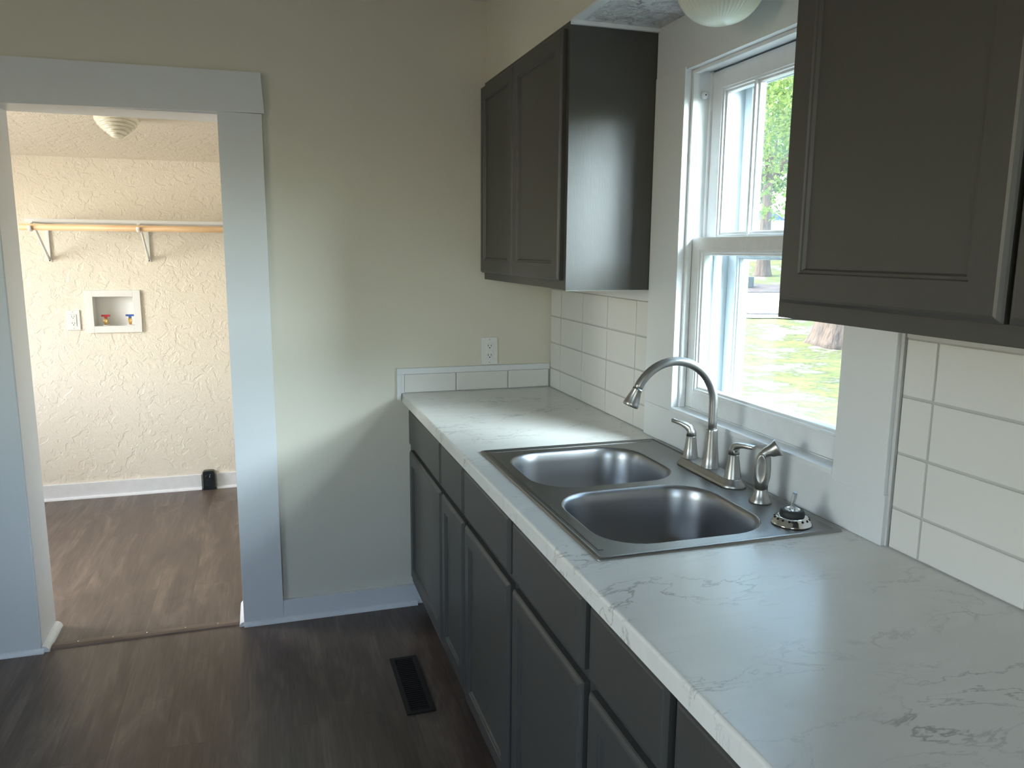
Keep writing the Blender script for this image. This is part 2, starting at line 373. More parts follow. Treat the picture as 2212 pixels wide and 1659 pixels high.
# floor threshold strip
b = MB(); b.prism([(-1.985, -.010, 0), (-1.985, -.006, .005), (-1.985, .006, .0085), (-1.985, .032, .0085), (-1.985, .044, 0)], (-1.985, 0, 0), (-1.322, 0, 0))
th = b.build('trim_2', 'wood_strip', kind='structure')
b = MB()
for x in (-1.90, -1.78, -1.66, -1.52, -1.40): b.lathe((x, .016, .0080), (0, 0, 1), [(0, .003), (.0018, .0025)], 10)
b.build('nail_head', 'chrome', th)

# ------------------------------------------------------------------ sink window
w = empty('window_1', (0, -1.43, WZ0), kind='structure')
P = 'old_white_paint'
b = MB(); b.box(-.022, .0004, -1.0795, -.907, 1.02, 1.998, bev=.0015); b.build('side_casing', 'white_paint', w)
b = MB(); b.box(-.022, .0004, -1.928, -1.7805, 1.008, 2.0, bev=.0015); b.build('side_casing', 'white_paint', w)
b = MB(); b.box(-.0215, 0, -1.932, -.907, .9145, 1.0195, bev=.001); b.build('apron', 'white_paint', w)
b = MB(); b.box(-.0195, 0, -1.928, -.907, 1.991, SOF-.001); b.build('head_board', 'white_paint', w)
b = MB(); b.box(-.013, .001, -1.937, -1.929, .915, 1.376); b.build('caulk_gap', 'caulk', w)
b = MB()  # jamb liners, head, stool and exterior sill
b.box(.0005, .058, WY1, WY1+.019, WZ0-.02, WZ1+.019); b.box(.0005, .058, WY0-.019, WY0, WZ0-.02, WZ1+.019); b.box(.0005, .058, WY0, WY1, WZ1, WZ1+.019)
b.build('jamb', P, w)
b = MB(); b.box(.058, T+.02, WY1, WY1+.019, WZ0-.02, WZ1+.019); b.box(.058, T+.02, WY0-.019, WY0, WZ0-.02, WZ1+.019); b.box(.058, T+.02, WY0, WY1, WZ1, WZ1+.019)
b.build('outer_jamb', 'storm_paint', w)
b = MB(); b.box(-.026, .022, WY0+.0, WY1-.0, WZ0-.012, WZ0+.002, bev=.002)
b.prism([(.02, WY0, WZ0-.012), (.26, WY0, WZ0-.06), (.26, WY0, WZ0-.03), (.02, WY0, WZ0+.005)], (0, WY0, 0), (0, WY1, 0)); b.build('sill', P, w)
b = MB()
for y, sg in ((WY1, -1), (WY0, 1)):
    b.box(.000, .018, y, y+sg*.010, WZ0+.002, WZ1-.001, bev=.0015); b.box(.0565, .0625, y, y+sg*.010, WZ0, WZ1-.001)
    b.box(.0985, .118, y, y+sg*.014, WZ0, WZ1-.001, bev=.002)
b.box(.000, .018, WY0+.01, WY1-.01, WZ1-.010, WZ1, bev=.0015); b.box(.0985, .118, WY0+.01, WY1-.01, WZ1-.014, WZ1, bev=.002)
b.build('stop_moulding', P, w)
def sash(name, x0, x1, y0, y1, z0, z1, st, br, tr, muntins=(), bead=.014):
    b = MB()
    b.box(x0, x1, y0, y0+st, z0, z1, bev=.0015); b.box(x0, x1, y1-st, y1, z0, z1, bev=.0015)
    b.box(x0, x1, y0+st, y1-st, z0, z0+br, bev=.001); b.box(x0, x1, y0+st, y1-st, z1-tr, z1, bev=.001)
    xg = (x0+x1)/2+.003
    # stepped glazing bead round the opening, on both faces
    iy0, iy1, iz0, iz1 = y0+st, y1-st, z0+br, z1-tr
    def lp(k, x): return [(x, iy0+k, iz0+k), (x, iy1-k, iz0+k), (x, iy1-k, iz1-k), (x, iy0+k, iz1-k)]
    h = bead*.5
    b.loft([lp(-.001, x0+.004), lp(h*.8, x0+.004), lp(h, x0+.007), lp(h, x0+.010), lp(bead*.9, x0+.010), lp(bead, x0+.013), lp(bead, x1-.007), lp(h, x1-.007), lp(h, x1-.004), lp(-.001, x1-.004)], smooth=False, cap0=False, cap1=False)
    fr = b.build(name, P, w)
    for ym in muntins:
        m = MB(); m.box(x0+.012, x1-.006, ym-.010, ym+.010, iz0, iz1); m.box(x0+.002, x1-.002, ym-.0045, ym+.0045, iz0, iz1, bev=.0015); m.build('muntin', P, fr)
    g = MB(); g.box(xg, xg+.003, iy0+bead-.002, iy1-bead+.002, iz0+bead-.002, iz1-bead+.002); g.build('glass', 'window_glass', fr)
    return fr
sash('lower_sash', .020, .056, WY0+.006, WY1-.006, WZ0+.006, 1.530, .040, .052, .036)
sash('upper_sash', .063, .098, WY0+.006, WY1-.006, 1.496, WZ1-.003, .050, .036, .050, muntins=(-1.288, -1.572))
P = 'storm_paint'
sash('storm_sash', .146, .172, WY0+.002, WY1-.002, WZ0-.02, 1.515, .040, .05, .036, bead=.010)
sash('storm_sash', .174, .196, WY0+.002, WY1-.002, 1.475, WZ1, .034, .03, .03, bead=.008)
P = 'old_white_paint'
b = MB(); b.lathe((.040, WY1-.001, 1.925), (0, -1, 0), [(0, .011), (.006, .011), (.009, .006), (.0095, 0)], 18); b.lathe((.040, WY1-.0100, 1.925), (0, -1, 0), [(0, .0022), (.001, .002)], 8, mi=1)
b.build('sash_pulley', [P, 'dark_hole'], w)

# ------------------------------------------------------------------ tiled splashbacks
TZ = [.9145, .998, 1.108, 1.220, 1.334]
def tiled(name, ys, zs, label, extra=None):
    t = empty(name, (0, (ys[0]+ys[-1])/2, .9145), label, 'backsplash')
    MB().box(-.0075, -.0005, min(ys), max(ys), zs[0], zs[-1]).build('grout', 'grout', t)
    b = MB(); g = .0025
    for y0, y1 in zip(ys, ys[1:]):
        for z0, z1 in zip(zs, zs[1:]):
            b.box(-.0115, -.0020, min(y0, y1)+g, max(y0, y1)-g, z0+g, z1-g, bev=.0016)
    b.build('tiles', 'tile', t)
    return t
t = tiled('tile_backsplash', [-.014, -.132, -.358, -.583, -.808, -.905], TZ, 'white tile splashback on the window wall below the corner cabinet, left of the sink window')
MB().box(-.010, -.0005, -.905, -.002, 1.334, 1.3725, bev=.002).build('top_bead', 'white_paint', t)
t2 = tiled('tile_backsplash', [-1.940, -2.014] + [-2.014-.222*i for i in range(1, 8)], TZ[:-1]+[1.332], 'white tile splashback right of the sink window, below the near wall cabinet')
MB().box(-.012, -.0005, -3.57, -1.940, 1.332, 1.3765, bev=.002).build('top_bead', 'caulk', t2)
t3 = empty('tile_backsplash', (-.33, -.006, .9145), 'low single row of white tiles with white trim on the back wall under the outlet', 'backsplash')
MB().box(-.643, -.0125, -.0085, -.0005, .9145, .994).build('grout', 'grout', t3)
b = MB()
for x0, x1 in ((-.640, -.4265), (-.4225, -.2015), (-.1975, -.018)): b.box(x0, x1, -.0135, -.001, .917, .991, bev=.002)
b.build('tiles', 'tile', t3)
b = MB(); b.box(-.670, -.0125, -.016, -.0005, .992, 1.016, bev=.0015); b.box(-.670, -.6535, -.0155, -.0005, .888, .992, bev=.0015); b.build('edge_trim', 'white_paint', t3)
b = MB(); b.box(-.6535, -.641, -.0153, -.0005, .9145, .992, bev=.001); b.build('edge_trim', 'white_paint', t3)

# ------------------------------------------------------------------ cabinets
def panel_door(b, xf, y0, y1, z0, z1, th=.019, stile=.052, panel=True, lip=.010):
    """door or drawer front whose face looks towards -x"""
    def loop(ins, dx): return [(xf+dx, y0+ins, z0+ins), (xf+dx, y1-ins, z0+ins), (xf+dx, y1-ins, z1-ins), (xf+dx, y0+ins, z1-ins)]
    L = [loop(0, th), loop(0, .008), loop(.002, .005), loop(lip*.6, .0012), loop(lip, 0)]
    if panel: L += [loop(stile, 0), loop(stile+.002, .003), loop(stile+.006, .0035), loop(stile+.009, .0085)]
    b.loft(L, smooth=False)
def wall_cabinet(y_far, y_near, doors, z0, label, end_strip=False):
    c = empty('wall_cabinet', (-.15, (y_far+y_near)/2, z0), label, 'cabinet')
    b = MB(); z1 = SOF-.001
    ya, yb = min(y_far, y_near), max(y_far, y_near)
    b.box(-.286, -.002, ya, ya+.016, z0, z1); b.box(-.286, -.002, yb-.016, yb, z0, z1)
    b.box(-.286, -.002, ya+.016, yb-.016, z0+.012, z0+.028); b.box(-.286, -.002, ya+.016, yb-.016, z1-.02, z1)
    b.box(-.010, -.002, ya+.016, yb-.016, z0+.028, z1-.02)
    b.build('carcass', 'cabinet_paint', c)
    b = MB(); b.box(-.300, -.286, ya, yb, z0, z1, bev=.001); b.build('face_frame', 'cabinet_paint', c)
    for y0, y1 in doors:
        b = MB(); panel_door(b, -.320, min(y0, y1), max(y0, y1), z0+.028, z1-.018, .0195, .050); b.build('door', 'cabinet_paint', c)
    if end_strip:
        b = MB(); b.box(-.300, -.003, ya-.0035, ya+.0002, z0-.0015, z0+.0015); b.box(-.2995, -.270, ya-.0012, ya, z0+.002, z1); b.build('edge_strip', 'cabinet_paint', c)
        b = MB(); b.box(-.300, -.004, ya-.0018, ya-.0002, z0-.0028, z0-.0001); b.build('paint_line', 'old_white_paint', c, label='thin white paint line')
    return c
wall_cabinet(-.002, -.905, ((-.004, -.424), (-.4275, -.884)), 1.373, 'dark grey two door wall cabinet in the far corner, left of the sink window', True)
wall_cabinet(-1.936, -2.84, ((-1.957, -2.392), (-2.400, -2.825)), 1.3766, 'dark grey wall cabinet at the upper right, partly covering the window')
b = MB(); b.tube([(-.006, -.912, 1.38+.03*i) if i != 14 else (-.009, -.916, 1.38+.03*i) for i in range(26)], .004, 8); 
o = b.build('trim_3', 'old_white_paint', kind='structure')

ZD0 = .145
def base_cabinet(y_far, y_near, fronts, label, group=None, zb=.15):
    c = empty('base_cabinet', (-.32, (y_far+y_near)/2, 0), label, 'cabinet', group)
    ya, yb = min(y_far, y_near)+.0006, max(y_far, y_near)-.0006
    b = MB(); b.box(-.598, -.003, ya, ya+.016, .10, .8745); b.box(-.598, -.003, yb-.016, yb, .10, .8745)
    b.box(-.598, -.003, ya+.016, yb-.016, .10, .116); b.box(-.012, -.003, ya+.016, yb-.016, .116, .8745)
    b.build('carcass', 'cabinet_paint', c)
    b = MB(); b.box(-.616, -.598, ya, yb, .10, .8745); b.build('face_frame', 'cabinet_paint', c)
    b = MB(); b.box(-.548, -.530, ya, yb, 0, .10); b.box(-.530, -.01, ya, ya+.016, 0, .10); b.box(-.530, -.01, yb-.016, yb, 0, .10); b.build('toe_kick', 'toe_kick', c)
    for y0, y1 in fronts:
        b = MB(); panel_door(b, -.6365, y1, y0, .716, .861, .0203, panel=False, lip=.009); b.build('drawer_front', 'cabinet_paint', c)
        b = MB(); panel_door(b, -.6365, y1, y0, zb, .690, .0203, .050, lip=.012); b.build('door', 'cabinet_paint', c)
    return c
base_cabinet(-.003, -.969, ((-.075, -.646), (-.668, -.958)), 'dark grey base cabinet in the far corner against the back wall', zb=.15)
base_cabinet(-.969, -1.892, ((-.980, -1.415), (-1.443, -1.872)), 'dark grey base cabinet under the double sink', zb=.13)
base_cabinet(-1.892, -2.66, ((-1.903, -2.186), (-2.213, -2.645)), 'dark grey base cabinet just nearer than the sink, at the bottom edge of the photo', zb=.13)
base_cabinet(-2.66, -3.58, ((-2.68, -3.11), (-3.13, -3.56)), 'dark grey base cabinet nearest the camera, mostly out of frame', zb=.13)

# countertop with sink cut-out
CF, CB_, CT, CZ0 = -.6494, -.002, .914, .8755
def nose(xb):
    r = .006; pts = [(xb, CZ0), (CF+.002, CZ0), (CF, CZ0+.002)]
    pts += [(CF+r-r*math.cos(a), CT-r+r*math.sin(a)) for a in [PI/2*i/4 for i in range(5)]]
    return pts + [(xb, CT)]
b = MB()
def seg(y0, y1, poly): b.prism([(x, y0, z) for x, z in poly], (0, y0, 0), (0, y1, 0))
seg(-.002, -1.02, nose(CB_)); seg(-1.02, -1.83, nose(-.575)); seg(-1.83, -3.58, nose(CB_))
b.box(-.060, CB_, -1.83, -1.02, CZ0, CT)
ct = b.build('countertop', 'marble_laminate')
nudge_base(ct); tag(ct, 'white marble-look countertop with faint grey veins over the base cabinets', 'countertop')

# ------------------------------------------------------------------ sink
SX0, SX1, SY0, SY1 = -.594, -.035, -1.843, -1.005
sk = empty('kitchen_sink', (-.32, -1.424, .914), 'double bowl stainless steel drop-in sink under the window', 'sink')
ZD = .9175
def rrect(x0, x1, y0, y1, r, z, n=7):
    p = []
    for cx, cy, a0 in ((x1-r, y1-r, 0), (x0+r, y1-r, PI/2), (x0+r, y0+r, PI), (x1-r, y0+r, 1.5*PI)):
        p += [Vector((cx+r*math.cos(a0+PI/2*i/n), cy+r*math.sin(a0+PI/2*i/n), z)) for i in range(n+1)]
    return p
bowls = [(-.545, -.158, -1.405, -1.062), (-.545, -.158, -1.795, -1.450)]
b = MB(); bm = b.bm
outer = b.verts(rrect(SX0+.012, SX1-.012, SY0+.012, SY1-.012, .008, ZD, 3))
loops = [outer] + [b.verts(rrect(x0-.004, x1+.004, y0-.004, y1+.004, .108, ZD)) for x0, x1, y0, y1 in bowls]
edges = []
for L in loops:
    for i in range(len(L)): edges.append(bm.edges.new((L[i], L[(i+1) % len(L)])))
bmesh.ops.triangle_fill(bm, use_beauty=True, use_dissolve=False, edges=edges)
# raised rolled rim
def rim(off, z, r): return rrect(SX0+off, SX1-off, SY0+off, SY1-off, r, z, 3)
b.loft([rim(.012, ZD, .008), rim(.009, ZD+.0022, .008), rim(.005, ZD+.0028, .007), rim(.001, ZD+.001, .006), rim(0, .9145, .006)], smooth=True, cap0=False, cap1=False)
b.build('deck', 'steel_deck', sk)
for x0, x1, y0, y1 in bowls:
    b = MB()
    def bl(o, z, r=.105): return rrect(x0+o, x1-o, y0+o, y1-o, max(r-o*.4, .03), z)
    rings = [bl(-.004, ZD, .108), bl(-.002, ZD-.0005), bl(.001, ZD-.003), bl(.004, ZD-.009), bl(.007, ZD-.03), bl(.012, ZD-.08), bl(.018, ZD-.125), bl(.026, ZD-.148), bl(.040, ZD-.163), bl(.060, ZD-.171), bl(.085, ZD-.174)]
    R = [b.verts(r) for r in rings]; n = len(R[0])
    for a, c in zip(R, R[1:]):
        for i in range(n): b.face([a[i], a[(i+1) % n], c[(i+1) % n], c[i]], 0, True)
    cx, cy = (x0+x1)/2, (y0+y1)/2
    dr = [Vector((cx + .045*(p.co.x-cx)/math.hypot(p.co.x-cx, p.co.y-cy), cy + .045*(p.co.y-cy)/math.hypot(p.co.x-cx, p.co.y-cy), ZD-.178)) for p in R[-1]]
    D = b.verts(dr)
    for i in range(n): b.face([R[-1][i], R[-1][(i+1) % n], D[(i+1) % n], D[i]], 0, True)
    bowl = b.build('bowl', 'steel', sk)
    b = MB(); b.lathe((cx, cy, ZD-.178), (0, 0, 1), [(-.03, .030), (-.004, .034), (0, .045)], 32, cap1=False); b.build('drain', 'chrome', bowl)
# ledge line behind the bowls and embossed lines by the front rim
b = MB(); b.box(-.585+.010, -.5635, -1.80, -1.05, ZD-.0004, ZD+.0012, bev=.0008); b.box(-.575, -.06, -1.033, -1.0275, ZD-.0004, ZD+.0012, bev=.0008); b.build('deck_ridge', 'steel_deck', sk)

# ------------------------------------------------------------------ faucet
ft = empty('faucet', (-.083, -1.403, ZD), 'brushed nickel gooseneck faucet with two lever handles on the sink deck', 'faucet')
FX = -.083
b = MB()
def bp(hx, hy, z):  # elongated base outline: rounded ends
    return [Vector((FX+hx*math.cos(a), -1.403 + (hy-hx)*(1 if math.sin(a) > 0 else -1) + hx*math.sin(a), z)) for a in [2*PI*(i+.5)/40 for i in range(40)]]
b.loft([bp(.033, .136, ZD), bp(.033, .136, ZD+.004), bp(.030, .133, ZD+.010), bp(.025, .128, ZD+.015), bp(.0235, .1265, ZD+.020), bp(.022, .125, ZD+.0215)])
b.build('base_plate', 'nickel', ft)
b = MB(); b.lathe((FX, -1.403, ZD+.020), (0, 0, 1), [(0, .0232), (.003, .0232), (.005, .0218), (.030, .0192), (.070, .0158), (.098, .0142), (.102, .0142), (.103, .0125)], 36)
b.build('spout_base', 'nickel', ft)
b = MB(); rc = .114; zc = 1.106; xc = FX-rc
pts = [(FX, -1.403, ZD+.115), (FX, -1.403, 1.06), (FX, -1.403, 1.09)] + [(xc+rc*math.cos(math.radians(a)), -1.403, zc+rc*math.sin(math.radians(a))) for a in range(0, 157, 6)]
b.tube(pts, .0112, 20); b.build('spout', 'nickel', ft)
a = math.radians(156); px, pz = xc+rc*math.cos(a), zc+rc*math.sin(a); tx, tz = -math.sin(a), math.cos(a)
b = MB(); b.lathe((px-tx*.004, -1.403, pz-tz*.004), (tx, 0, tz), [(0, .0122), (.005, .0126), (.006, .012), (.040, .0195), (.046, .0200), (.048, .0185)], 30)
b.lathe((px+tx*.043, -1.403, pz+tz*.043), (tx, 0, tz), [(0, .015), (.0015, .015)], 24, mi=1); b.build('spray_nozzle', ['nickel', 'rubber'], ft)
def handle(y, sgn, bigbase):
    b = MB(); prof = [(0, .0215), (.002, .0215), (.004, .0198), (.030, .0165), (.058, .0133), (.060, .0133), (.0605, .0133), (.062, .0133)]
    if bigbase: prof = [(-.018, .031), (-.012, .031), (-.008, .0275), (-.002, .0225), (.001, .0212), (.003, .0206), (.030, .0168), (.058, .0133), (.060, .0133), (.0605, .0133), (.062, .0133)]
    b.lathe((FX, y, ZD+.019), (0, 0, 1), prof, 32)
    h = b.build('handle', 'nickel', ft)
    b = MB(); z = ZD+.081; dx, dy = (-.55, sgn*.83) if sgn > 0 else (.35, sgn*.93)
    up1 = .004 if sgn > 0 else 0
    path = [((0, 0), z, (.0128, .0128)), ((.0, .0), z+.012, (.0122, .0118)), ((.004, 0), z+.020, (.0118, .0100)), ((.013, 0), z+.0255, (.0112, .0075)), ((.030, 0), z+.0275+up1, (.0104, .0058)), ((.056, 0), z+.028+up1*2, (.0092, .0050)), ((.0575, 0), z+.028+up1*2, (.0084, .0042))]
    side = Vector((-dy, dx, 0)).normalized(); d = Vector((dx, dy, 0)).normalized(); rings = []
    for i, ((u, _), zz, (ra, rb)) in enumerate(path):
        c = Vector((FX, y, zz)) + d*u
        t0 = Vector((0, 0, 1)) if i < 2 else (Vector((0, 0, 1))*.45+d*.9 if i == 2 else (Vector((0, 0, .2))+d if i == 3 else d))
        t0.normalize(); nrm = t0.cross(side).normalized()
        k = 20; rings.append([c + side*ra*(abs(math.cos(q))**(.8 if i < 2 else .5))*(1 if math.cos(q) > 0 else -1) + nrm*rb*(abs(math.sin(q))**(.8 if i < 2 else .5))*(1 if math.sin(q) > 0 else -1) for q in [2*PI*j/k for j in range(k)]])
    b.loft(rings); b.build('lever', 'nickel', h)
handle(-1.303, 1, False); handle(-1.505, -1, True)

# side sprayer
sp = empty('side_sprayer', (-.092, -1.634, ZD), 'brushed nickel side sprayer standing right of the faucet', 'sprayer')
SXc, SYc = -.092, -1.634
b = MB(); b.lathe((SXc, SYc, ZD), (0, 0, 1), [(0, .0255), (.004, .0255), (.012, .0205), (.024, .0165), (.031, .0155), (.033, .0150)], 30); b.build('holder', 'nickel', sp)
b = MB(); rings = []
for z, r1, r2, off in ((.033, .0148, .0148, 0), (.045, .0150, .0155, 0), (.060, .0188, .0182, 0), (.080, .0198, .0182, 0), (.100, .0182, .0165, .001), (.110, .0155, .0142, .003), (.118, .0145, .0138, .007)):
    rings.append([(SXc+off*.4+r1*math.cos(q), SYc-off*.6+r2*math.sin(q), ZD+z) for q in [2*PI*j/28 for j in range(28)]])
for u, rr in ((.006, .0142), (.013, .0150), (.021, .0170), (.028, .0200), (.031, .0205)):
    c = Vector((SXc+.004, SYc-.005, ZD+.118)); ax = Vector((.62, -.42, .75 if u < .010 else .42)).normalized()
    c = c + Vector((.72, -.46, .50)).normalized()*u; t0 = ax
    uu = (Vector((1, 0, 0)) - ax*ax.x).normalized(); ww = ax.cross(uu)
    rings.append([tuple(c + uu*rr*math.cos(q) + ww*rr*math.sin(q)) for q in [2*PI*j/28 for j in range(28)]])
b.loft(rings); b.build('body', 'nickel', sp)
b = MB(); dv = Vector((-.70, -.71, 0)).normalized(); sd = Vector((-dv.y, dv.x, 0))
rings = []
for k, dep in ((1.0, .0130), (1.0, .0178), (.92, .0192), (.82, .0190), (.76, .0184), (.3, .0190)):
    rings.append([Vector((SXc, SYc, ZD+.082)) + dv*dep + sd*.0122*k*math.cos(q) + Vector((0, 0, .037*k*math.sin(q))) for q in [2*PI*j/32 for j in range(32)]])
b.loft(rings); b.build('trigger', 'nickel', sp)

# strainer
st = empty('sink_strainer', (-.115, -1.778, ZD), 'chrome basket strainer with black rubber collar lying on the sink corner', 'strainer')
b = MB(); b.lathe((-.115, -1.778, ZD), (0, 0, 1), [(.0005, .040), (.002, .0425), (.004, .0425), (.006, .0405), (.012, .0375), (.016, .034), (.0185, .029), (.019, .022)], 40); b.build('basket', 'chrome', st)
b = MB()
for i in range(16):
    q = 2*PI*i/16; ax = Vector((math.cos(q)*.7, math.sin(q)*.7, .75)); b.lathe((-.115+.0352*math.cos(q), -1.778+.0352*math.sin(q), ZD+.0142), ax, [(0, .0026), (.0011, .0026)], 12)
b.build('drain_holes', 'dark_hole', st)
b = MB(); b.lathe((-.115, -1.778, ZD+.0185), (0, 0, 1), [(0, .0255), (.004, .0262), (.011, .0248), (.0135, .0225), (.0138, .0165)], 36); b.build('rubber_collar', 'rubber', st, label='black rubber collar')
b = MB(); b.lathe((-.115, -1.778, ZD+.0318), (0, 0, 1), [(0, .0165), (.0012, .0162), (.0014, .0145), (0.0006, .014)], 32); b.build('retaining_ring', 'chrome', st)
b = MB(); b.tube([(-.115, -1.778, ZD+.032), (-.115, -1.778, ZD+.040), (-.115, -1.778, ZD+.046), (-.114, -1.779, ZD+.056), (-.113, -1.780, ZD+.066), (-.113, -1.781, ZD+.070)], [(.006, .006), (.006, .006), (.0045, .005), (.0062, .0050), (.0058, .0045), (.0046, .0035)], 16); b.build('post', 'clear_plastic', st, label='clear plastic post')

# ------------------------------------------------------------------ ceiling lights
LG = (-.15, -1.45)
cl = empty('ceiling_light', (LG[0], LG[1], SOF), 'ribbed white glass globe light under the soffit by the window', 'ceiling light')
b = MB(); b.lathe((LG[0], LG[1], SOF), (0, 0, -1), [(0, .075), (.014, .073), (.018, .06)], 40); b.build('canopy', 'white_plastic', cl)
b = MB(); rings = []; N = 192
for i in range(21):
    u = i/20; th = PI*(.10+.90*u)/2*1.0
    a = PI/2*u; r = .107*math.cos(a)**.8 if u < 1 else .0005; z = SOF-.018-.119*math.sin(a)
    amp = .022*(1-u)**.4 if u < .98 else 0
    rings.append([(LG[0]+r*(1+amp*math.cos(48*2*PI*k/N))*math.cos(2*PI*k/N), LG[1]+r*(1+amp*math.cos(48*2*PI*k/N))*math.sin(2*PI*k/N), z) for k in range(N)])
rings[0:0] = [[(LG[0]+.10*math.cos(2*PI*k/N), LG[1]+.10*math.sin(2*PI*k/N), SOF-.013) for k in range(N)]]
b.loft(rings, cap0=False); b.build('glass_globe', 'ribbed_glass', cl)

lx, ly = -1.805, 1.20; lz = lcz(ly)
cl = empty('ceiling_light', (lx, ly, lz), 'stepped white glass ceiling light in the laundry room beyond the doorway', 'ceiling light')
nrm = Vector((0, -LCS, -1)).normalized()
b = MB(); b.lathe((lx, ly, lz+.004), nrm, [(0, .084), (.022, .082), (.024, .07)], 40); b.build('metal_base', 'brass', cl)
b = MB(); prof = [(.016, .10), (.022, .124), (.030, .129), (.040, .126), (.046, .119), (.050, .113)]
for k, r in enumerate((.108, .092, .074, .054, .034)):
    z = .052+.0135*k; prof += [(z, r-.004), (z+.0015, r+.005), (z+.006, r+.0055), (z+.0105, r)]
prof += [(.122, .018), (.124, .001)]
b.lathe((lx, ly, lz), nrm, [(h, r*.78) for h, r in prof], 48, cap0=False); b.build('glass_shade', 'opal_glass', cl)
for q in (.9, 3.0, 5.1):
    b = MB(); b.lathe((lx+.097*math.cos(q), ly+.097*math.sin(q), lz-.012), nrm, [(0, .004), (.014, .004)], 10); b.build('shade_clip', 'brass', cl)

# ------------------------------------------------------------------ outlets
def outlet(x, y, z, label, tilt=0):
    o = empty('wall_outlet', (x, y, z-.057), label, 'outlet')
    b = MB(); b.box(x-.035, x+.035, y-.006, y, z-.0575, z+.0575, bev=.0022); b.build('cover_plate', 'white_plastic', o)
    b = MB(); b.box(x-.0165, x+.0165, y-.0085, y-.005, z-.0335, z+.0335, bev=.0012); b.box(x-.008, x+.008, y-.0097, y-.008, z-.004, z+.004, bev=.0006)
    f = b.build('receptacle', 'white_plastic', o)
    for dz in (.019, -.0205):
        b = MB(); b.box(x-.0078, x-.0056, y-.0088, y-.0083, z+dz, z+dz+.0085); b.box(x+.0050, x+.0072, y-.0088, y-.0083, z+dz+.0005, z+dz+.0078)
        b.lathe((x, y-.0082, z+dz-.0055), (0, -1, 0), [(0, .0026), (.0006, .0026)], 12)
        b.build('socket_slots', 'dark_hole', f)
    for dz in (.048, -.048):
        b = MB(); b.lathe((x, y-.0055, z+dz), (0, -1, 0), [(0, .003), (.0012, .0026)], 12); b.build('screw', 'grout', o)
outlet(-.279, -.0006, 1.0755, 'white outlet on the kitchen back wall above the low row of tiles')
outlet(-2.224, LY1-.0006, 1.071, 'white outlet on the laundry room wall beside the washer valve box')

# washer outlet box in the laundry wall
wb = empty('washer_outlet_box', (-2.006, LY1, .995), 'white recessed washer outlet box with two valves on the laundry wall', 'outlet box')
X0, X1, Z0, Z1 = -2.151, -1.862, .995, 1.243; ix0, ix1, iz0, iz1 = -2.116, -1.902, 1.034, 1.206
b = MB(); y0 = LY1-.012
b.box(X0, ix0, y0, LY1-.0005, Z0, Z1, bev=.001); b.box(ix1, X1, y0, LY1-.0005, Z0, Z1, bev=.001); b.box(ix0, ix1, y0, LY1-.0005, Z0, iz0, bev=.001); b.box(ix0, ix1, y0, LY1-.0005, iz1, Z1, bev=.001)
b.build('trim_frame', 'white_plastic', wb)
b = MB(); ya, yb = LY1-.001, LY1+.075
b.box(ix0-.002, ix1+.002, yb-.003, yb, iz0-.002, iz1+.002); b.box(ix0-.002, ix0, ya, yb-.003, iz0-.002, iz1+.002); b.box(ix1, ix1+.002, ya, yb-.003, iz0-.002, iz1+.002)
b.box(ix0, ix1, ya, yb-.003, iz0-.002, iz0); b.box(ix0, ix1, ya, yb-.003, iz1, iz1+.002); b.build('recess_box', 'white_plastic', wb)
VY = LY1+.050
for x, hc, nm in ((-2.060, 'red_plastic', 'red valve handle'), (-1.930, 'blue_plastic', 'blue valve handle')):
    b = MB(); b.lathe((x, VY-.020, iz0+.0), (0, 0, 1), [(0, .018), (.004, .016)], 20, mi=1); b.lathe((x, VY-.020, iz0+.002), (0, 0, 1), [(0, .008), (.012, .008), (.014, .0105), (.026, .0105), (.032, .009), (.042, .008)], 18)
    b.lathe((x, VY-.020, iz0+.030), (0, -1, 0), [(0, .011), (.020, .011), (.022, .009), (.018, .007)], 18)
    v = b.build('valve', ['brass', 'white_plastic'], wb)
    b = MB(); b.box(x-.0075, x+.0075, VY-.027, VY-.013, iz0+.044, iz0+.054, bev=.001); b.box(x-.023, x+.023, VY-.026, VY-.014, iz0+.053, iz0+.064, bev=.002); b.build('valve_handle', hc, v, label=nm)

